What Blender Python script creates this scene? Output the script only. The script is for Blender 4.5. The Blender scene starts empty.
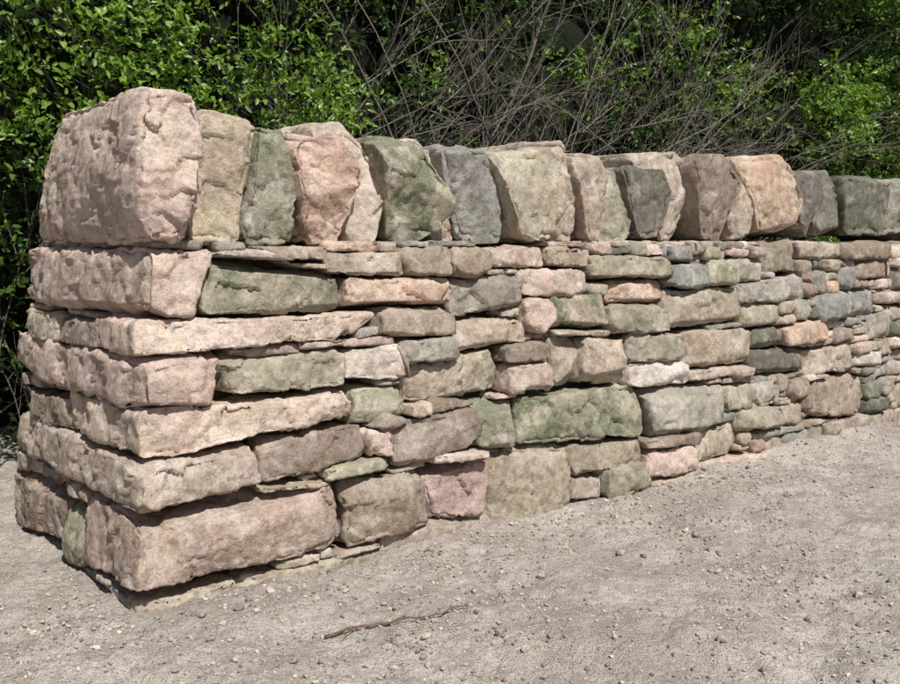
import bpy, math, numpy as np
rng = np.random.default_rng(11)

# ------------------------------------------------------------------ site survey
F = 943.0; CX, CY = 450.0, 342.0
TH = math.atan2(100, 943); H = 1.3
C = np.array([-1.084, 3.125]); ANG = math.atan2(1.2195, 1.0056)
U = np.array([math.sin(ANG), math.cos(ANG)]); WD = np.array([-math.cos(ANG), math.sin(ANG)])
BT = 0.10; WALLW = 1.55; TOP = 1.30

def ray(px, py):
    a = (px-CX)/F; b = (CY-py)/F
    return np.array([a, math.cos(TH)+b*math.sin(TH), b*math.cos(TH)-math.sin(TH)])
O2 = -C
U0, W0 = O2@U, O2@WD
def front(px, py):          # survey point -> (u,z) on the battered front face
    d = ray(px, py); du, dw = d[:2]@U, d[:2]@WD
    s = -(W0-BT*H)/(dw-BT*d[2])
    return (U0+s*du, H+s*d[2])
def end(px, py):            # survey point -> (w,z) on the battered end face
    d = ray(px, py); du, dw = d[:2]@U, d[:2]@WD
    s = -(U0-BT*H)/(du-BT*d[2])
    return (W0+s*dw, H+s*d[2])

# ------------------------------------------------------------------ noise
def _h(x, y, z):
    n = (x.astype(np.uint32)*np.uint32(374761393)) ^ (y.astype(np.uint32)*np.uint32(668265263)) ^ (z.astype(np.uint32)*np.uint32(2147483647-1013))
    n = (n ^ (n >> np.uint32(13)))*np.uint32(1274126177)
    n = n ^ (n >> np.uint32(16))
    return (n & np.uint32(0xffffff)).astype(np.float64)/0x7fffff-1.0
def noise(p):
    i = np.floor(p).astype(np.int64); f = p-i; f = f*f*f*(f*(f*6-15)+10)
    x, y, z = i[:, 0], i[:, 1], i[:, 2]; fx, fy, fz = f[:, 0], f[:, 1], f[:, 2]
    r = 0
    for dx in (0, 1):
        for dy in (0, 1):
            for dz in (0, 1):
                r = r+_h(x+dx, y+dy, z+dz)*(fx if dx else 1-fx)*(fy if dy else 1-fy)*(fz if dz else 1-fz)
    return r
def facet(p):               # fracture noise: tilted planar cells with small ledges between them
    i = np.floor(p).astype(np.int64); best = np.full(len(p), 1e9); val = np.zeros(len(p))
    for dx in (-1, 0, 1):
        for dy in (-1, 0, 1):
            for dz in (-1, 0, 1):
                x, y, z = i[:, 0]+dx, i[:, 1]+dy, i[:, 2]+dz
                h1, h2, h3 = _h(x, y, z), _h(x+911, y, z), _h(x, y+577, z)
                q = p-np.stack([x+.5+.45*h1, y+.5+.45*h2, z+.5+.45*h3], 1)
                d = (q*q).sum(1); m = d < best
                v = q[:, 0]*_h(x, y, z+313)+q[:, 1]*_h(x+77, y+5, z)+q[:, 2]*_h(x, y+99, z+7)+.15*_h(x+3, y+1, z+55)
                val = np.where(m, v, val); best = np.where(m, d, best)
    return val

# ------------------------------------------------------------------ mesh util
def build(name, V, Fc, mat, col=None, smooth=True, parent=None, frame=False):
    me = bpy.data.meshes.new(name)
    V = np.ascontiguousarray(V, dtype=np.float32); Fc = np.ascontiguousarray(Fc, dtype=np.int32)
    k = Fc.shape[1]
    me.vertices.add(len(V)); me.vertices.foreach_set("co", V.ravel())
    me.loops.add(Fc.size); me.loops.foreach_set("vertex_index", Fc.ravel())
    me.polygons.add(len(Fc)); me.polygons.foreach_set("loop_start", np.arange(0, Fc.size, k, dtype=np.int32))
    me.polygons.foreach_set("use_smooth", np.full(len(Fc), smooth))
    me.update(calc_edges=True)
    if col is not None:
        a = me.attributes.new("Col", 'FLOAT_COLOR', 'POINT')
        a.data.foreach_set("color", np.ascontiguousarray(col, dtype=np.float32).ravel())
    ob = bpy.data.objects.new(name, me); bpy.context.scene.collection.objects.link(ob)
    me.materials.append(mat)
    if parent: ob.parent = parent
    if frame:
        ob.location = (C[0], C[1], 0); ob.rotation_euler = (0, 0, math.atan2(U[1], U[0]))
    return ob

# ------------------------------------------------------------------ node util
def mat_new(name):
    m = bpy.data.materials.new(name); m.use_nodes = True
    nt = m.node_tree; nt.nodes.clear()
    return m, nt
class N:
    def __init__(s, nt): s.nt = nt
    def __call__(s, t, ins=None, **kw):
        n = s.nt.nodes.new(t)
        for k, v in kw.items(): setattr(n, k, v)
        for k, v in (ins or {}).items():
            if isinstance(v, bpy.types.NodeSocket): s.nt.links.new(v, n.inputs[k])
            else: n.inputs[k].default_value = v
        return n
    def noise(s, vec, sc, det=4, rough=0.6):
        return s('ShaderNodeTexNoise', {'Vector': vec, 'Scale': sc, 'Detail': det, 'Roughness': rough}).outputs[0]
    def rng(s, v, a, b, c=0., d=1.):
        return s('ShaderNodeMapRange', {0: v, 1: a, 2: b, 3: c, 4: d}).outputs[0]
    def mix(s, f, a, b, mode='MIX'):
        n = s('ShaderNodeMix', data_type='RGBA', blend_type=mode)
        for k, v in ((0, f), (6, a), (7, b)):
            if isinstance(v, bpy.types.NodeSocket): s.nt.links.new(v, n.inputs[k])
            else: n.inputs[k].default_value = v
        return n.outputs[2]
    def math(s, op, a, b=0.):
        return s('ShaderNodeMath', {0: a, 1: b}, operation=op).outputs[0]
    def vmath(s, op, a, b=None, out=0):
        d = {0: a}
        if b is not None: d[1] = b
        return s('ShaderNodeVectorMath', d, operation=op).outputs[out]

def stone_material():
    m, nt = mat_new("weathered_sandstone"); n = N(nt)
    at = n('ShaderNodeAttribute', attribute_name="Col")
    sd_ = n('ShaderNodeAttribute', attribute_name="Seed").outputs['Fac']
    co = n('ShaderNodeTexCoord').outputs['Object']
    cs = n.vmath('ADD', co, n('ShaderNodeCombineXYZ', {0: sd_, 1: n.math('MULTIPLY', sd_, 1.7), 2: n.math('MULTIPLY', sd_, -.9)}).outputs[0])
    big = n.noise(cs, 6, 5, .65); mid = n.noise(cs, 19, 3, .6); fine = n.noise(co, 85, 4, .75); grain = n.noise(co, 380, 1, .6)
    stain = n.noise(cs, 11.7, 6, .72)
    A0 = at.outputs['Color']
    c = n.mix(n.rng(mid, .40, .66), A0, n.mix(1., A0, (.76, .71, .67, 1), 'MULTIPLY'))
    pale = n.mix(.35, n.mix(1., A0, (1.25, 1.27, 1.30, 1), 'MULTIPLY'), (.78, .71, .63, 1))
    c = n.mix(n.rng(big, .49, .64, 0, .8), c, pale)                      # bleached fresh rock
    c = n.mix(n.rng(stain, .44, .34, 0, .45), c, n.mix(1., A0, (1.0, .76, .58, 1), 'MULTIPLY'))
    c = n.mix(n.rng(stain, .57, .65, 0, .55), c, (.22, .185, .15, 1))   # dark weathering
    ms = n.math('MULTIPLY', at.outputs['Alpha'], n.rng(n.noise(cs, 6.5, 6, .72), .44, .57, .0, 1.))
    c = n.mix(ms, c, n.mix(n.rng(fine, .4, .62), (.13, .14, .08, 1), (.32, .335, .22, 1)))
    c = n.mix(n.rng(fine, .42, .62, .0, .5), c, n.mix(1., c, (.56, .53, .50, 1), 'MULTIPLY'))
    c = n.mix(n.rng(grain, .56, .68, 0, .35), c, (.12, .095, .08, 1))
    c = n.mix(n.rng(grain, .42, .32, 0, .30), c, (.76, .70, .63, 1))
    vo = n('ShaderNodeTexVoronoi', {'Vector': n.vmath('ADD', co, n('ShaderNodeVectorMath', {0: n('ShaderNodeTexNoise', {'Vector': co, 'Scale': 25., 'Detail': 2.}).outputs['Color'], 3: .03}, operation='SCALE').outputs[0]), 'Scale': 38.})
    dlt = n.vmath('SUBTRACT', co, vo.outputs['Position']); cc = n.vmath('SUBTRACT', vo.outputs['Color'], (.5, .5, .5))
    fc = n.vmath('DOT_PRODUCT', dlt, cc, 'Value')
    hh = n.math('ADD', n.math('MULTIPLY', mid, .006), n.math('ADD', n.math('MULTIPLY', fine, .0070), n.math('MULTIPLY', grain, .0013)))
    hh = n.math('ADD', hh, n.math('MULTIPLY', fc, .5))
    bp = n('ShaderNodeBump', {'Height': hh, 'Strength': 1., 'Distance': 1.})
    b = n('ShaderNodeBsdfPrincipled', {'Base Color': c, 'Roughness': .93, 'Specular IOR Level': .2, 'Normal': bp.outputs[0]})
    n('ShaderNodeOutputMaterial', {0: b.outputs[0]})
    return m
STONE = stone_material()

# ------------------------------------------------------------------ stones
PAL = dict(P=(.70,.565,.485,.0), W=(.78,.70,.62,.0), T=(.57,.485,.385,.08), B=(.43,.345,.275,.05), O=(.68,.50,.385,.0),
           G=(.52,.48,.38,.85), Y=(.45,.42,.365,.15), D=(.20,.19,.16,.4), M=(.53,.475,.375,.45), S=(.40,.40,.375,.12))
acc = {}
def cubegrid(na, nb, nc):
    pts = []; fs = []; off = 0
    def lin(k): return np.linspace(-1, 1, k+1)
    for ax, (n1, n2) in ((0, (nb, nc)), (1, (na, nc)), (2, (na, nb))):
        for sg in (-1, 1):
            A, B_ = np.meshgrid(lin(n1), lin(n2), indexing='ij')
            P = np.empty(A.shape+(3,)); o = [k for k in range(3) if k != ax]
            P[..., ax] = sg; P[..., o[0]] = A; P[..., o[1]] = B_
            idx = np.arange((n1+1)*(n2+1)).reshape(n1+1, n2+1)+off
            q = np.stack([idx[:-1, :-1], idx[1:, :-1], idx[1:, 1:], idx[:-1, 1:]], -1).reshape(-1, 4)
            flip = (sg > 0) ^ (ax == 1)
            if not flip: q = q[:, ::-1]
            pts.append(P.reshape(-1, 3)); fs.append(q); off += P.shape[0]*P.shape[1]
    P = np.concatenate(pts); Fq = np.concatenate(fs)
    key = np.round(P*1e5).astype(np.int64)
    _, first, inv = np.unique(key, axis=0, return_index=True, return_inverse=True)
    return P[first], inv.ravel()[Fq]

def polyat(pts, t):
    pts = np.array(pts, float)
    if len(pts) == 3:       # smooth curve through three outline points
        d = np.hypot(*np.diff(pts, axis=0).T); m = np.clip(d[0]/(d.sum()), .3, .7)
        l0 = (t-m)*(t-1)/m; l1 = t*(t-1)/(m*(m-1)); l2 = t*(t-m)/(1-m)
        r = pts[0][:, None]*l0+pts[1][:, None]*l1+pts[2][:, None]*l2
        return r[0], r[1]
    return pts[0, 0]+(pts[1, 0]-pts[0, 0])*t, pts[0, 1]+(pts[1, 1]-pts[0, 1])*t

def stone(L, R, d0, d1, code, face='front', group='facing_stones', rough=1., nexp=None, cuts=None, ds0=.0075, grow=.0, lean=0., deep=(-.01, .09), chip=1., arris=(.05, .20), shoulders=()):
    """L,R: left/right outline polylines (top->bottom) in face coords; d0..d1 depth into the wall"""
    L = np.array(L, float); R = np.array(R, float)
    sgn = 1 if R[:, 0].mean() > L[:, 0].mean() else -1
    L[:, 0] -= grow*sgn; R[:, 0] += grow*sgn
    wdt = abs(R[:, 0].mean()-L[:, 0].mean()); hgt = abs(L[0, 1]-L[-1, 1])*.5+abs(R[0, 1]-R[-1, 1])*.5
    wdt = max(wdt, .02); hgt = max(hgt, .015); dep = d1-d0
    fu = (L[:, 0].mean() if face == 'front' else 0.)
    ds = ds0*(1+.22*max(fu, 0))
    na = int(np.clip(wdt/ds, 6, 90)); nb = int(np.clip(hgt/ds, 5, 70)); nc = int(np.clip(dep/(ds*1.8), 5, 50))
    P, Fq = cubegrid(na, nb, nc)
    n = nexp or rng.uniform(10, 20)
    nr = (np.abs(P)**n).sum(1)**(1/n)
    Q = P/nr[:, None]
    g = np.sign(Q)*np.abs(Q)**(n-1)/np.array([wdt, hgt, dep]); g /= np.linalg.norm(g, axis=1)[:, None]+1e-9
    a, b, c = Q.T
    X = np.stack([a*wdt/2, b*hgt/2, c*dep/2], 1)
    hs = np.array([wdt, hgt, dep])/2; sm = min(wdt, hgt, dep*1.2)
    ed = np.sort((1-np.abs(P))*hs, axis=1)[:, 1]          # distance to the nearest arris
    for (sx, at_, bs_) in shoulders:      # big split-off top corner: sx side, at_ = x fraction kept on top, bs_ = drop fraction
        p1 = np.array([sx*(at_-.5)*wdt, hgt/2]); p2 = np.array([sx*wdt/2, (.5-bs_)*hgt])
        e = p2-p1; nn = np.array([-e[1], e[0]]); nn /= np.linalg.norm(nn)
        if nn@np.array([sx, 1.]) < 0: nn = -nn
        n3 = np.array([nn[0], nn[1], rng.uniform(-.35, .1)]); n3 /= np.linalg.norm(n3)
        s = (X-np.array([p1[0], p1[1], -hs[2]]))@n3
        fall = np.clip(1.2-.9*(X[:, 2]+hs[2])/dep, .2, 1)
        dn_ = np.array([nn[0]*.25, -1., 0]) if nn[1] > 0 else -n3
        kk = np.clip(s, 0, None)*fall
        X = X-n3*kk[:, None]
    k = cuts if cuts is not None else rng.integers(4, 8)
    for _ in range(k):                    # split facets on the exposed face
        a0, b0 = rng.uniform(-.95, .95, 2)
        nn = np.array([a0*rng.uniform(.05, .5)+rng.normal(0, .08), b0*rng.uniform(.05, .6)+rng.normal(0, .08), -1.]); nn /= np.linalg.norm(nn)
        p0 = np.array([a0*hs[0], b0*hs[1], -hs[2]+rng.uniform(*deep)*sm])
        s = (X-p0)@nn; X -= nn*np.clip(s, 0, .5*sm)[:, None]
    for _ in range(rng.integers(8, 14)):   # knocked-off arrises and corners
        sg = rng.choice([-1, 1], 3); sg[2] = -1 if rng.random() < .85 else 1
        wt = rng.uniform(.1, 1, 3)
        if rng.random() < .55: wt[rng.integers(0, 2)] *= .15
        m = wt*sg/hs*sm; m /= np.linalg.norm(m)
        full = np.abs(m)@hs
        d = max(full-rng.uniform(*arris)*sm*np.abs(m).sum(), .6*full)
        s = X@m-d; X -= m*np.clip(s, 0, .4*sm)[:, None]
    an = X[:, 0]/wdt+.5; bn = .5-X[:, 1]/hgt; dn = X[:, 2]/dep+.5
    lx, lz = polyat(L, np.clip(bn, 0, 1)); rx, rz = polyat(R, np.clip(bn, 0, 1))
    x = lx+(rx-lx)*an; z = lz+(rz-lz)*an
    y = d0+dn*dep+BT*np.minimum(z, TOP+.1)
    y = y-lean*np.clip(z-TOP, 0, 1)*dn
    if face == 'front':
        V = np.stack([x, y, z], 1); G = np.stack([g[:, 0], g[:, 2], g[:, 1]], 1)
    else:
        V = np.stack([y, x, z], 1); G = np.stack([g[:, 2], g[:, 0], g[:, 1]], 1)
        Fq = Fq[:, ::-1]
    base = np.array(PAL[code]); col = base.copy()
    col[:3] *= rng.uniform(.74, 1.08)*rng.normal(1, .018, 3); col[3] = np.clip(col[3]*rng.uniform(.7, 1.25), 0, 1)
    A = acc.setdefault(group, dict(V=[], G=[], F=[], C=[], S=[], O=[], E=[], n=0))
    A['V'].append(V); A['G'].append(G); A['F'].append(Fq+A['n']); A['n'] += len(V)
    A['E'].append(np.exp(-ed/(.008+.04*min(sm, .25)))*chip)
    A['C'].append(np.tile(col, (len(V), 1))); A['S'].append(np.full(len(V), sm*rough)); A['O'].append(np.tile(rng.uniform(-50, 50, 3), (len(V), 1)))

def flush(parent):
    for gname, A in acc.items():
        V = np.concatenate(A['V']); G = np.concatenate(A['G']); S = np.concatenate(A['S']); Of = np.concatenate(A['O']); Fq = np.concatenate(A['F']); Cc = np.concatenate(A['C']); E = np.concatenate(A['E'])
        q = V+Of
        S2 = np.clip(S, .03, .25)
        wq = q+.008*np.stack([noise(q*20), noise(q*20+40), noise(q*20+80)], 1)
        d = S2*.03*noise(q*4.)
        d += S2**.5*.040*facet(wq*5.5)+S2**.5*.018*facet(wq*15+7)
        d += S2**.5*.004*(-np.abs(noise(q*29+3))+.35)+.0014*noise(q*62)+.0010*noise(q*130)
        ch = np.clip(.36+.85*facet(wq*10+21)+.25*noise(q*35), 0, 1.6)
        d -= E*ch*S2**.5*.046
        V = V+G*np.clip(d, -.045, .008)[:, None]
        t = np.stack([noise(q*6), noise(q*6+31), noise(q*6+77)], 1)*.03
        sh = .12*noise(q*9+12)
        Cc[:, :3] = np.clip(Cc[:, :3]*(1+sh[:, None]+t), .03, .8)
        ob = build(gname, V, Fq, STONE, Cc, parent=parent, frame=True)
        at = ob.data.attributes.new("Seed", 'FLOAT', 'POINT'); at.data.foreach_set("value", np.ascontiguousarray(Of[:, 0], dtype=np.float32))

def q4(v, fn):
    x1, y1, x2, y2, x3, y3, x4, y4 = v
    return [fn(x1, y1), fn(x4, y4)], [fn(x2, y2), fn(x3, y3)]

# traced facing stones: TL TR BR BL, colour
FS = """222 251 262 250 300 262 218 256 W
258 247 326 246 328 261 285 260 B
210 257 340 272 348 311 205 317 G
329 254 407 253 409 276 331 275 T
350 278 452 279 451 307 349 308 O
404 248 452 247 453 277 408 277 T
453 248 491 247 491 276 455 277 B
454 279 526 275 527 305 456 319 Y
491 246 546 246 549 268 493 268 P
546 247 592 247 591 268 549 267 B
522 269 588 270 588 296 524 297 P
590 255 672 258 672 278 592 280 M
588 281 612 281 611 297 590 296 B
612 281 668 280 671 303 613 304 O
673 263 707 264 707 288 672 289 S
707 261 738 259 740 284 708 286 M
738 258 768 258 768 283 740 284 M
553 296 608 295 611 328 553 331 G
610 306 668 305 669 332 612 333 M
670 291 745 288 747 322 670 332 T
742 284 803 274 805 300 744 303 Y
770 241 803 240 803 272 770 273 B
525 298 552 299 553 331 528 333 P
382 309 452 308 455 335 385 338 T
457 321 526 317 532 343 458 352 T
346 339 398 336 399 347 347 349 P
232 349 300 343 302 354 234 358 P
300 343 345 338 346 347 302 351 P
224 357 345 348 346 386 226 396 M
347 349 405 344 409 379 348 382 W
400 341 456 337 458 358 403 365 Y
406 366 503 350 508 394 410 405 T
505 346 548 340 550 360 506 364 B
510 364 553 363 556 390 511 394 P
548 334 584 331 587 384 552 388 B
584 338 629 337 631 384 586 385 P
629 335 687 334 688 360 631 363 M
632 363 690 361 690 385 633 387 W
688 334 755 326 755 362 690 371 T
690 372 735 366 736 376 692 385 P
355 389 405 386 409 418 357 428 M
409 405 432 402 432 416 410 419 T
390 424 478 408 481 442 396 469 B
476 404 520 400 522 446 478 448 G
522 400 640 384 650 435 523 447 G
644 390 728 384 724 428 656 444 Y
729 386 758 384 758 409 729 412 G
741 411 783 405 784 428 741 432 T
262 442 366 425 371 458 266 487 B
326 468 384 458 385 472 327 482 M
369 430 393 428 396 456 371 458 P
345 484 426 469 433 524 351 551 B
427 470 494 459 498 514 433 523 P
489 450 575 447 576 528 496 536 T
574 446 648 440 645 468 574 477 T
576 478 608 475 608 502 576 506 T
609 465 650 460 651 492 610 499 M
648 451 701 445 700 473 651 480 P
702 433 742 421 743 452 704 463 T
652 481 700 476 702 490 652 496 T
704 464 768 452 770 474 706 482 P
388 531 497 515 500 540 390 564 T
245 581 386 552 388 566 246 602 T
497 538 575 530 576 540 499 548 T
576 508 650 499 652 506 577 515 T
785 326 824 318 828 341 788 347 O
806 349 858 343 860 372 808 376 T
810 382 868 374 870 414 813 421 B
757 330 785 326 787 346 758 350 D
745 304 780 302 780 325 747 328 M
820 296 852 290 853 318 822 322 S
852 290 880 287 880 314 853 317 S
756 351 806 348 808 372 757 374 D
282 261 328 263 332 270 300 268 T
396 346 404 346 408 378 408 378 B
433 396 478 402 478 407 433 416 B
386 412 408 420 394 428 372 429 T
395 470 428 460 428 468 396 476 T
432 455 488 449 489 458 434 466 P
262 488 330 482 330 486 262 494 T
644 440 700 432 700 444 648 450 B
555 330 610 331 610 336 556 336 T"""
front_quads = []
for ln in FS.split('\n'):
    p = ln.split(); v = list(map(float, p[:8]))
    L, R = q4(v, front); front_quads.append(L+R[::-1])
    o = .02 if v[1] > 505 else rng.uniform(-.04, .025)
    stone(L, R, o, .27, p[8], grow=.002)

# corner stones: front quad, end-face left px, colour
CS = """128 249 220 247 206 318 128 322 35 275 P
126 323 380 313 348 338 128 363 105 340 P
136 363 225 353 218 408 138 416 20 365 P
134 415 353 388 356 418 136 466 66 430 P
130 470 260 446 264 483 132 521 15 460 P
134 522 330 480 348 545 136 608 80 560 P
132 612 242 584 240 602 136 632 122 620 T"""
end_quads = []
for ln in CS.split('\n'):
    p = ln.split(); v = list(map(float, p[:8]))
    L, R = q4(v, front); front_quads.append([list(x) for x in (L+R[::-1])])
    base_row = v[1] > 600
    jit = .03 if base_row else rng.uniform(-.02, .015)
    z0 = L[0][1]; z1 = L[1][1]
    L = [(BT*z0+jit, z0), (BT*z1+jit, z1)]
    wend = end(float(p[8]), float(p[9]))[0]
    end_quads.append([(-.1, z0), (-.1, z1), (wend, z1), (wend, z0)])
    stone(L, R, .025 if base_row else rng.uniform(-.035, -.01), max(wend, .25), p[10], nexp=16, cuts=8, ds0=.0085, rough=1.4, chip=1.2)
# rear end-face stones
ES = """24 309 55 312 55 342 26 340 T
53 314 106 322 106 354 53 345 B
18 386 68 394 70 430 18 426 B
8 466 62 488 64 550 8 542 B
60 496 84 506 86 570 62 560 M"""
for ln in ES.split('\n'):
    p = ln.split(); v = list(map(float, p[:8])); L, R = q4(v, end)
    end_quads.append(L+R[::-1])
    stone(R, L, -.01, .35, p[8], face='end')

# ---- gap filling with small coursed stones and flat pinnings
def inpoly(poly, X, Y):
    r = np.zeros(X.shape, bool); n = len(poly)
    for i in range(n):
        x1, y1 = poly[i]; x2, y2 = poly[(i+1) % n]
        if y1 == y2: continue
        c = ((y1 > Y) != (y2 > Y)) & (X < (x2-x1)*(Y-y1)/(y2-y1)+x1); r ^= c
    return r
def fill(xmax, quads, face, coursed_from=1e9):
    cs = .01; nx = int(xmax/cs); nz = int(TOP/cs)
    X, Z = np.meshgrid((np.arange(nx)+.5)*cs, (np.arange(nz)+.5)*cs, indexing='ij')
    occ = np.zeros(X.shape, bool)
    for q in quads:
        for dx, dz in ((0, 0), (.008, 0), (-.008, 0), (0, .006), (0, -.006)): occ |= inpoly(q, X+dx, Z+dz)
    if face == 'front': occ |= X < BT*Z+.12
    else: occ |= X < BT*Z+.05
    rows = [0]
    while rows[-1] < nz: rows.append(rows[-1]+int(rng.integers(7, 15)))
    codes = 'TTTTBBBPPPYYYMOSWDBP'
    for j in range(nz):
        i = 0
        while i < nx:
            if occ[i, j]: i += 1; continue
            crs = i*cs > coursed_from
            if crs:
                top = min(r for r in rows if r > j); mh = min(top-j, 16)
                if rng.random() < .18: mh = min(mh+9, 18)
                elif rng.random() < .25: mh = max(4, mh//2)
                mw = int(mh*rng.uniform(1.2, 3.8))+3
            else:
                mh = int(rng.integers(5, 10)); mw = int(mh*rng.uniform(2, 5))
            w = 0
            while i+w < nx and w < mw and not occ[i+w, j]: w += 1
            h = 1
            while j+h < nz and h < mh and not occ[i:i+w, j+h].any(): h += 1
            occ[i:i+w, j:j+h] = True
            if w >= 3 and h >= 2 and (w*h > 11) and (crs or h < 2.2*w):
                x0, x1, z0, z1 = i*cs-.003, (i+w)*cs+.003, j*cs-.003, (j+h)*cs+.003
                t = rng.uniform(-.008, .008, 4)*min(1, h/6)
                L = [(x0+t[1], z1+t[0]), (x0+t[0], z0+t[1])]; R = [(x1+t[3], z1+t[2]), (x1+t[2], z0+t[3])]
                dp = rng.uniform(-.02, .03) if min(w, h) > 5 else rng.uniform(.015, .045)
                if face == 'end': L, R = R, L
                stone(L, R, dp, dp+.2, codes[rng.integers(len(codes))], face=face)
            i += w
fill(9.5, front_quads, 'front', front(748, 340)[0])
fill(WALLW-.05, end_quads, 'end')

# ---- coping: top-left, top-right, right shoulder, bottom-right, bottom-left | depth | colour | set back
KS = """196 107 252 122 257 140 244 244 191 243|.95|T|.02
257 124 287 134 309 185 299 245 253 244|.8|G|.05
289 130 334 138 366 178 347 243 311 243|.85|O|-.02
322 121 355 111 406 205 388 243 350 243|.9|P|.05
372 133 412 141 458 212 439 243 404 243|.85|G|-.03
404 133 430 139 471 178 471 248 449 246|.8|P|.06
438 143 488 148 520 194 516 242 476 243|.85|S|-.02
490 150 549 144 569 168 556 242 525 243|.9|T|-.05
540 140 563 136 589 195 586 241 570 242|.8|P|.03
568 151 594 160 609 188 602 241 592 242|.8|P|-.02
592 159 631 167 651 200 644 243 609 244|.85|G|.03
625 165 667 171 685 197 677 236 649 239|.8|D|.01
630 154 690 146 719 190 702 240 676 239|.9|P|.05
692 154 719 153 746 188 735 240 715 239|.8|B|-.03
723 157 741 154 769 186 757 238 745 239|.8|P|.04
741 156 775 150 808 192 795 237 769 238|.9|O|-.05
786 171 811 169 833 194 824 236 804 237|.85|D|.02
817 170 839 167 857 192 848 235 831 236|.8|D|.04
848 176 878 175 898 197 888 235 858 235|.8|D|.0
888 178 912 177 930 198 923 234 899 234|.85|Y|.03"""
for ln in KS.split('\n'):
    pq, d, cc, off = ln.split('|')
    v = list(map(float, pq.split())); tl, tr, sh, br_, bl = [np.array(front(v[i], v[i+1])) for i in range(0, 10, 2)]
    o = float(off)
    # right edge runs from the bottom corner through the shoulder up to the top level
    k_ = (tr[1]-br_[1])/(sh[1]-br_[1]); trq = br_+(sh-br_)*k_; trq[0] = br_[0]+(trq[0]-br_[0])*.75+.0
    trq[0] = max(trq[0], sh[0])
    at_ = np.clip((tr[0]-tl[0])/(trq[0]-tl[0]), .15, .97); bs_ = np.clip((tr[1]-sh[1])/(tr[1]-br_[1]), .08, .75)
    hs_ = [(1, at_, bs_)]
    if rng.random() < .5: hs_.append((-1, rng.uniform(.75, .92), rng.uniform(.06, .16)))
    stone([tl, bl], [trq, br_], o-.015, o+float(d), cc, group='coping_stones', nexp=rng.uniform(14, 24), cuts=int(rng.integers(4, 8)), rough=1.5, ds0=.008, deep=(.0, .3), chip=1.4, arris=(.04, .16), shoulders=hs_)
uc = front(932, 234)[0]
while uc < 9.6:
    w = rng.uniform(.16, .32); t = rng.uniform(.03, .14); h = rng.uniform(.30, .43); o = rng.uniform(-.04, .04)
    stone([(uc-t, TOP+h), (uc, TOP)], [(uc+w-t*.6, TOP+h), (uc+w-.01, TOP)], o, o+.8, 'DDYBTS'[rng.integers(6)], group='coping_stones', nexp=16, cuts=6, rough=1.5, deep=(0., .3), arris=(.04, .16), shoulders=[(1, rng.uniform(.4, .85), rng.uniform(.15, .45))])
    uc += w+.008
# end coping block
z1 = front(132, 90)[1]; ue = BT*TOP
kb = end(38, 240)[0]
stone([(ue+.01, z1+.01), (ue-.035, (z1+TOP)/2), (ue+.0, TOP-.005)], [front(189, 96), front(195, 165), front(184, 244)], -.08, kb-BT*TOP, 'P', group='coping_stones', nexp=16, cuts=8, rough=1.7, grow=0., lean=.55, deep=(.0, .18), chip=1.4, arris=(.05, .16))

wall = bpy.data.objects.new("dry_stone_wall", None); bpy.context.scene.collection.objects.link(wall)
flush(wall)

# packed rubble inside the wall, painted dark so open gaps look shaded
def simple(name, col, rough=.95, bump=0., sc=30):
    m, nt = mat_new(name); n = N(nt); co = n('ShaderNodeTexCoord').outputs['Object']
    t = n.noise(co, sc, 4, .6)
    c = n.mix(n.rng(t, .3, .7), tuple(x*.6 for x in col)+(1,), tuple(x*1.25 for x in col)+(1,))
    bp = n('ShaderNodeBump', {'Height': t, 'Strength': bump, 'Distance': .02})
    b = n('ShaderNodeBsdfPrincipled', {'Base Color': c, 'Roughness': rough, 'Specular IOR Level': .2, 'Normal': bp.outputs[0]})
    n('ShaderNodeOutputMaterial', {0: b.outputs[0]}); return m
hm = simple("shade_dark_rubble", (.06, .05, .04), bump=1.)
P, Fq = cubegrid(120, 24, 14)
u = .15+(P[:, 0]+1)/2*9.3; z = -.1+(P[:, 1]+1)/2*1.38
sl = .15+BT*z; w = sl+(P[:, 2]+1)/2*(WALLW-2*sl)
V = np.stack([u+BT*z*(1-(P[:, 0]+1)/2), w, z], 1); V += .02*np.stack([noise(V*14), noise(V*14+9), noise(V*14+5)], 1)
build("rubble_core", V, Fq, hm, parent=wall, frame=True)

# ------------------------------------------------------------------ ground
def axis(lo, hi, step, far):
    core = np.arange(lo, hi, step); o = []; s = step; x = core[-1]
    while x < far: s *= 1.25; x += s; o.append(x)
    i = []; s = step; x = core[0]
    while x > -far: s *= 1.25; x -= s; i.append(x)
    return np.r_[i[::-1], core, o]
gx = axis(-2.9, 6.5, .014, 160); gy = axis(1.6, 8.5, .014, 160)
X, Y = np.meshgrid(gx, gy, indexing='ij')
def ground_z(x, y):
    rel = np.stack([x, y], -1)-C; u = rel@U; w = rel@WD
    p = np.stack([x, y, 0*x], -1).reshape(-1, 3)
    z = .024*noise(p*1.3)+.018*noise(p*4)+.012*noise(p*9)+.008*(-np.abs(noise(p*19))+.4)+.006*noise(p*36)*(noise(p*2.3+5) > -.2)+.0035*noise(p*66)
    z = z.reshape(x.shape)
    fade = np.clip((30-np.hypot(x, y))/20, 0, 1)
    z = z*fade-.012
    front_d = np.where(u > -.2, -w, 99); front_d = np.clip(front_d, 0, 9)
    bank = .035*np.exp(-front_d/.14)*(.6+.5*noise(p*3.1+8).reshape(x.shape))*np.clip((u-1.5)/2, .0, 1.3)
    bank = bank+.018*np.exp(-front_d/.10)*(.8+.6*noise(p*4.7+3).reshape(x.shape))
    rise = .07*np.clip((w-.9)/1.2, 0, 1)
    return z+bank*(w < .3)+rise
Z = ground_z(X, Y)
nx, ny = X.shape; idx = np.arange(nx*ny).reshape(nx, ny)
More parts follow.
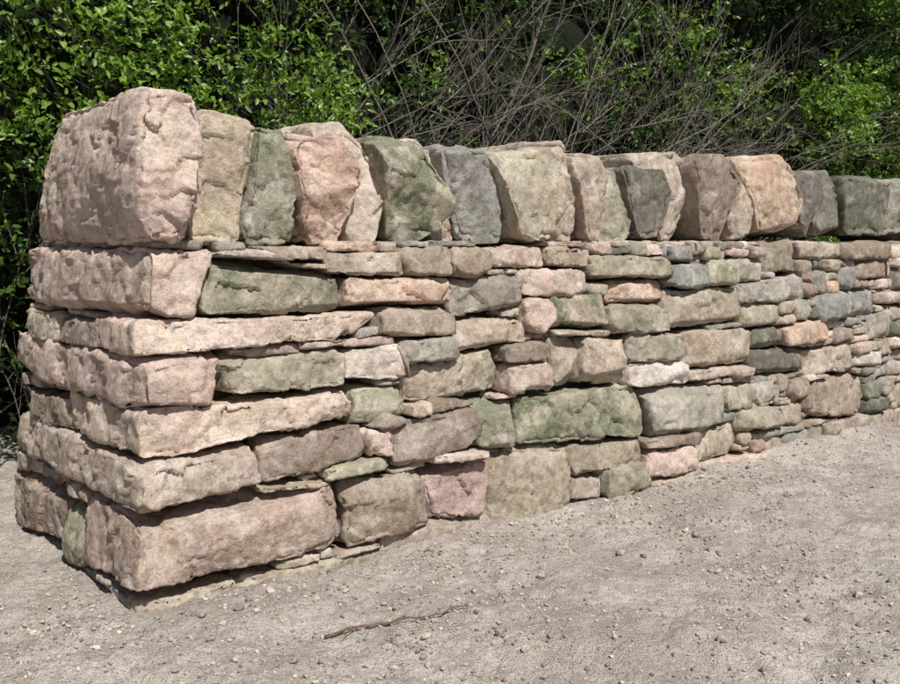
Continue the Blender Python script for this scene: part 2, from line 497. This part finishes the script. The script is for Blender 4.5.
Fg = np.stack([idx[:-1, :-1], idx[1:, :-1], idx[1:, 1:], idx[:-1, 1:]], -1).reshape(-1, 4)
m, nt = mat_new("dry_dirt"); n = N(nt); co = n('ShaderNodeTexCoord').outputs['Object']
a = n.noise(co, 1.3, 4, .65); b = n.noise(co, 6, 5, .7); c3 = n.noise(co, 40, 4, .75); c4 = n.noise(co, 180, 2, .7)
c = n.mix(n.rng(a, .40, .60), (.48, .42, .365, 1), (.66, .60, .535, 1))
c = n.mix(n.rng(b, .48, .62, 0, .75), c, (.38, .325, .275, 1))
c = n.mix(n.rng(c3, .44, .62, 0, .5), c, (.33, .28, .235, 1))
c = n.mix(n.rng(c4, .54, .66, 0, .65), c, (.15, .13, .105, 1))
c = n.mix(n.rng(c4, .42, .34, 0, .55), c, (.76, .71, .64, 1))
vo = n('ShaderNodeTexVoronoi', {'Vector': co, 'Scale': 75.})
grit = n.math('MULTIPLY', n.rng(vo.outputs['Distance'], .34, .22), n.rng(vo.outputs['Color'], .55, .6))
c = n.mix(n.math('MULTIPLY', grit, .6), c, (.70, .65, .58, 1))
hh = n.math('ADD', n.math('ADD', n.math('MULTIPLY', b, .8), n.math('MULTIPLY', c3, .9)), n.math('ADD', n.math('MULTIPLY', c4, .33), n.math('MULTIPLY', grit, .18)))
bp = n('ShaderNodeBump', {'Height': hh, 'Strength': 1., 'Distance': .024})
bs = n('ShaderNodeBsdfPrincipled', {'Base Color': c, 'Roughness': .95, 'Specular IOR Level': .15, 'Normal': bp.outputs[0]})
n('ShaderNodeOutputMaterial', {0: bs.outputs[0]})
build("ground", np.stack([X, Y, Z], -1).reshape(-1, 3), Fg, m)

# gravel: one mesh of small angular chips
import bmesh
def ico(k):
    bm = bmesh.new(); bmesh.ops.create_icosphere(bm, subdivisions=k, radius=1); bm.verts.ensure_lookup_table()
    a = np.array([v.co[:] for v in bm.verts]); f = np.array([[v.index for v in f.verts] for f in bm.faces]); bm.free(); return a, f
IV, IF = ico(1); IV2, IF2 = ico(2)
def rotm(k):
    q = rng.normal(size=(k, 4)); q /= np.linalg.norm(q, axis=1)[:, None]; w, x, y, z = q.T
    return np.stack([1-2*(y*y+z*z), 2*(x*y-z*w), 2*(x*z+y*w), 2*(x*y+z*w), 1-2*(x*x+z*z), 2*(y*z-x*w), 2*(x*z-y*w), 2*(y*z+x*w), 1-2*(x*x+y*y)], 1).reshape(k, 3, 3)
def chips(pos, size, IV, IF):
    k = len(pos); sc = size[:, None]*rng.uniform(.55, 1.15, (k, 3))
    v = IV[None]*(1+rng.uniform(-.28, .22, (k, len(IV), 1)))
    v = np.einsum('kij,knj->kni', rotm(k), v*sc[:, None]); v[..., 2] *= .75
    v += pos[:, None]
    f = (IF[None]+(np.arange(k)*len(IV))[:, None, None]).reshape(-1, 3)
    return v.reshape(-1, 3), f
def scat(k):
    x = rng.uniform(-3, 6.5, k*3); y = 1.8+6.7*rng.random(k*3)**1.3
    rel = np.stack([x, y], 1)-C; w = rel@WD; u = rel@U
    dens = noise(np.stack([x*1.6, y*1.6, 0*x], 1))*.5+.5+.7*np.exp(-np.abs(w)/.25)
    ok = ((w < -.01) | (u < -.02)) & (rng.random(k*3) < dens*.8) & (w < 2.2)
    return np.stack([x, y], 1)[ok][:k]
xy = scat(30000); s = .0030+.0070*rng.random(len(xy))**2.+.012*(rng.random(len(xy)) < .04)*rng.random(len(xy))
p3 = np.c_[xy, ground_z(xy[:, 0], xy[:, 1])+s*.45]
v1, f1 = chips(p3, s, IV, IF)
xy2 = scat(420); s2 = rng.uniform(.008, .019, len(xy2))+.012*(rng.random(len(xy2)) < .05); p4 = np.c_[xy2, ground_z(xy2[:, 0], xy2[:, 1])+s2*.35]
v2, f2 = chips(p4, s2, IV2, IF2)
gc = np.array([.66, .60, .53])*rng.uniform(.4, 1.2, (len(p3), 1))*rng.normal(1, .04, (len(p3), 3)); gc = np.repeat(gc, len(IV), 0)
gc2 = np.array([.66, .57, .495])*rng.uniform(.5, 1.15, (len(p4), 1)); gc2 = np.repeat(gc2, len(IV2), 0)
gcol = np.c_[np.r_[gc, gc2], np.zeros(len(gc)+len(gc2))]
build("gravel", np.r_[v1, v2], np.r_[f1, f2+len(v1)], STONE, gcol, smooth=False)

# ------------------------------------------------------------------ tubes
def tubes(paths, sides=5):
    VV = []; FF = []; off = 0; an = np.arange(sides)*2*np.pi/sides
    for pts, r in paths:
        pts = np.asarray(pts); n_ = len(pts); t = np.gradient(pts, axis=0); t /= np.linalg.norm(t, axis=1)[:, None]+1e-9
        ref = np.array([.31, .83, .46]); a = np.cross(t, ref); a /= np.linalg.norm(a, axis=1)[:, None]+1e-9; b = np.cross(t, a)
        ring = pts[:, None]+np.asarray(r)[:, None, None]*(a[:, None]*np.cos(an)[None, :, None]+b[:, None]*np.sin(an)[None, :, None])
        VV.append(ring.reshape(-1, 3)); i = np.arange(n_*sides).reshape(n_, sides)+off; j = np.roll(i, -1, 1)
        FF.append(np.stack([i[:-1], j[:-1], j[1:], i[1:]], -1).reshape(-1, 4)); off += n_*sides
    return np.concatenate(VV), np.concatenate(FF)

bark = simple("grey_bark", (.20, .175, .15), bump=.6, sc=60)
def gpt(px, py):
    d = ray(px, py); s = -H/d[2]; return np.array([d[0]*s, d[1]*s])
a0, a1 = gpt(325, 637), gpt(470, 609)
t = np.linspace(0, 1, 22); tw = a0+(a1-a0)*t[:, None]; tw += np.outer(.02*np.sin(t*5)+.006*np.sin(t*23), [.3, 1])
tw3 = np.c_[tw, ground_z(tw[:, 0], tw[:, 1])+.011+.008*np.sin(t*9)**2]
pth = [(tw3, .0055*(1-.6*t))]
br = tw3[8]+np.outer(np.linspace(0, 1, 6), [.07, .06, .01]); pth.append((br, np.full(6, .002)))
br = tw3[4]+np.outer(np.linspace(0, 1, 6), [-.03, -.07, .004]); pth.append((br, np.full(6, .002)))
V, Fq = tubes(pth); build("fallen_twig", V, Fq, simple("dry_twig", (.17, .11, .075), sc=80))

# ------------------------------------------------------------------ hedge
hedge = bpy.data.objects.new("hedge", None); bpy.context.scene.collection.objects.link(hedge)
def hsurf(u, z):
    p = np.stack([u, z, 0*u], -1)
    return 2.15+.42*noise(p*.75+3)+.24*noise(p*1.9+1)+.10*noise(p*4.3)-.10*(z-1.2)*(z > 1.2)
def bare(u, z):
    return np.clip((u-2.0)/.7, 0, 1)*np.clip((7.6-u)/1.4, 0, 1)*np.clip((z-.2)/.5, 0, 1)
K = 34000
u = rng.uniform(-1.8, 13.5, K); z = rng.uniform(.0, 5.2, K)
bz = bare(u, z)
clump = noise(np.stack([u*1.5, z*1.5, 0*u+4], 1))
hole = noise(np.stack([u*2.6, z*2.6, 0*u+9], 1))
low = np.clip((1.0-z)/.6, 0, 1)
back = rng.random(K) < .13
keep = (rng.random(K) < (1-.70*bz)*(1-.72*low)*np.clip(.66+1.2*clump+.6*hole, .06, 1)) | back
u, z, bz, clump, low, back = u[keep], z[keep], bz[keep], clump[keep], low[keep], back[keep]; K = len(u)
w = hsurf(u, z)+rng.exponential(.22, K)-.08+bz*.40-.15*clump+.30*low
w = np.where(back, hsurf(u, z)+rng.uniform(.5, 1.05, K), w)
w = np.maximum(w, 1.62+.0*u)
nl = 11; scs = rng.uniform(.8, 1.25, K)*(1+.25*(u > 5.5))
dirs = np.stack([rng.normal(0, .7, K), rng.normal(-.55, .4, K), rng.normal(.45, .55, K)], 1); dirs /= np.linalg.norm(dirs, axis=1)[:, None]
tt = np.linspace(.05, 1, nl)
Lr = (.20*scs)[:, None]
base = np.stack([u, w, z], 1)[:, None]+dirs[:, None]*(tt[None]*Lr)[..., None]
base[..., 2] -= (tt[None]**2*Lr*.35)
base = base.reshape(-1, 3); M = len(base)
d1 = np.repeat(dirs, nl, 0)
side = rng.normal(size=(M, 3)); side -= (side*d1).sum(1)[:, None]*d1; side /= np.linalg.norm(side, axis=1)[:, None]
ld = d1*.55+side*.9+rng.normal(0, .2, (M, 3)); ld /= np.linalg.norm(ld, axis=1)[:, None]
up = np.array([.05, -.55, .85])+rng.normal(0, .5, (M, 3)); wd = np.cross(ld, up); wd /= np.linalg.norm(wd, axis=1)[:, None]; nr = np.cross(wd, ld)
ll = (np.repeat(scs, nl)*rng.uniform(.028, .050, M))[:, None]; lw = ll*rng.uniform(.22, .34, (M, 1))
cu = rng.uniform(.0, .22, (M, 1))
vs = [base, base+ld*ll*.3+wd*lw*.85+nr*lw*.25, base+ld*ll*.68+wd*lw*.75+nr*lw*.2-nr*ll*cu*.4, base+ld*ll-nr*ll*cu,
      base+ld*ll*.68-wd*lw*.75+nr*lw*.2-nr*ll*cu*.4, base+ld*ll*.3-wd*lw*.85+nr*lw*.25]
V = np.stack(vs, 1).reshape(-1, 3)
i = np.arange(M)[:, None]*6
Fl = np.r_[i+np.array([[0, 1, 2, 3]]), i+np.array([[0, 3, 4, 5]])]
lit_hue = np.clip(.40+.7*np.repeat(clump, nl)+rng.normal(0, .17, M)+.34*np.repeat((u < 2.6) & (z > 1.8), nl)+.15*np.repeat(u > 7.5, nl)-.4*np.repeat(low, nl)-.5*np.repeat(back, nl), 0, 1)[:, None]  # random leaf hue; sunlit look painted in upper left, low and deep leaves darkened
lc = (1-lit_hue)*np.array([.028, .068, .014])+lit_hue*np.array([.20, .31, .05]); lc *= rng.uniform(.75, 1.25, (M, 1))
lc = np.repeat(np.c_[lc, np.ones(M)], 6, 0)
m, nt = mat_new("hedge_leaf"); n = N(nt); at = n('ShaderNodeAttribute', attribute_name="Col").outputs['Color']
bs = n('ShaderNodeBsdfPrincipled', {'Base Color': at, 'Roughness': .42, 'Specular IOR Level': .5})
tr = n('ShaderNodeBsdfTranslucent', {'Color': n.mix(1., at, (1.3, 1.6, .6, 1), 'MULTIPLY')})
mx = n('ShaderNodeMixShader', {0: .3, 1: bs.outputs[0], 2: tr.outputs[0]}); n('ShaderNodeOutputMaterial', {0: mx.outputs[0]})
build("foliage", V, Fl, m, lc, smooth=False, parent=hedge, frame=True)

paths = []
def grow(p, d, L, r, lvl, droop):
    k = max(5, int(L/.09)); pts = [p]; dd = d.copy()
    for _ in range(k):
        dd = dd+rng.normal(0, .06, 3)+np.array([0, 0, -droop]); dd /= np.linalg.norm(dd); pts.append(pts[-1]+dd*L/k)
    pts = np.array(pts); paths.append((pts, r*np.linspace(1, .3, k+1)))
    if lvl > 0:
        for _ in range(rng.integers(3, 7)):
            i = rng.integers(1, k); sd = (pts[i+1]-pts[i]); sd /= np.linalg.norm(sd)
            nd = sd+rng.normal(0, .42, 3)*np.array([1, .5, 1]); nd /= np.linalg.norm(nd)
            grow(pts[i], nd, L*rng.uniform(.25, .5), r*.5, lvl-1, droop)
for _ in range(180):
    u0 = rng.uniform(1.6, 7.6); z0 = rng.uniform(.5, 2.2)
    an = math.radians(rng.choice([rng.uniform(18, 60), rng.uniform(18, 45), rng.uniform(60, 100), rng.uniform(110, 155)]))
    d = np.array([math.cos(an), rng.normal(-.08, .2), math.sin(an)]); d /= np.linalg.norm(d)
    grow(np.array([u0, rng.uniform(1.95, 2.8), z0]), d, rng.uniform(1., 2.6), rng.uniform(.004, .010), 2, rng.uniform(-.01, .02))
for _ in range(60):
    an = math.radians(rng.uniform(40, 140)); d = np.array([math.cos(an), -.1, math.sin(an)])
    grow(np.array([rng.uniform(-1.4, 2.), rng.uniform(2., 2.6), rng.uniform(.0, 1.8)]), d, rng.uniform(.6, 1.5), rng.uniform(.003, .008), 1, .0)
V, Fq = tubes(paths, 4); build("branches", V, Fq, bark, parent=hedge, frame=True)
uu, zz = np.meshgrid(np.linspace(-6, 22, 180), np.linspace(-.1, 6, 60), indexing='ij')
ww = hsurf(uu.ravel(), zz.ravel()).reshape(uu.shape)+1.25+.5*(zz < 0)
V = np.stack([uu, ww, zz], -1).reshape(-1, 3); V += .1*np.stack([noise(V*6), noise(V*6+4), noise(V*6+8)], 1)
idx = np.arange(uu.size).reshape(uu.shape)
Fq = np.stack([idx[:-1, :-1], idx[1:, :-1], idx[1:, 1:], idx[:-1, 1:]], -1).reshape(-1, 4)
build("inner_shade_sheet", V, Fq, simple("painted_thicket_shade", (.009, .013, .006), bump=1., sc=14), parent=hedge, frame=True)  # backing sheet painted near-black to stand in for shade inside the hedge

# ------------------------------------------------------------------ light, camera
SA = math.radians(13); sun_h = -WD*math.cos(SA)-U*math.sin(SA); el = math.radians(52)
sd = np.array([sun_h[0]*math.cos(el), sun_h[1]*math.cos(el), math.sin(el)])
from mathutils import Vector
lt = bpy.data.lights.new("sun", 'SUN'); lt.energy = 5.; lt.angle = math.radians(.5); lt.color = (1, .965, .92)
lo = bpy.data.objects.new("sun", lt); bpy.context.scene.collection.objects.link(lo)
lo.rotation_euler = Vector(-sd).to_track_quat('-Z', 'Y').to_euler(); lo.location = (3, -4, 8)
wl = bpy.data.worlds.new("World"); bpy.context.scene.world = wl; wl.use_nodes = True
nt = wl.node_tree; bg = nt.nodes['Background']; sk = nt.nodes.new('ShaderNodeTexSky'); sk.sky_type = 'NISHITA'; sk.sun_disc = False
sk.sun_elevation = el; sk.sun_rotation = math.atan2(sun_h[0], sun_h[1]); nt.links.new(sk.outputs[0], bg.inputs[0]); bg.inputs[1].default_value = .05
cam = bpy.data.cameras.new("camera"); cam.sensor_width = 36; cam.lens = F/900*36; cam.clip_end = 1000; cam.clip_start = .05
co_ = bpy.data.objects.new("camera", cam); bpy.context.scene.collection.objects.link(co_)
co_.location = (0, 0, H); co_.rotation_euler = (math.pi/2-TH, 0, 0); bpy.context.scene.camera = co_
sc = bpy.context.scene; sc.view_settings.view_transform = 'Standard'; sc.view_settings.look = 'None'; sc.view_settings.exposure = 0
print("verts", {k: a['n'] for k, a in acc.items()})
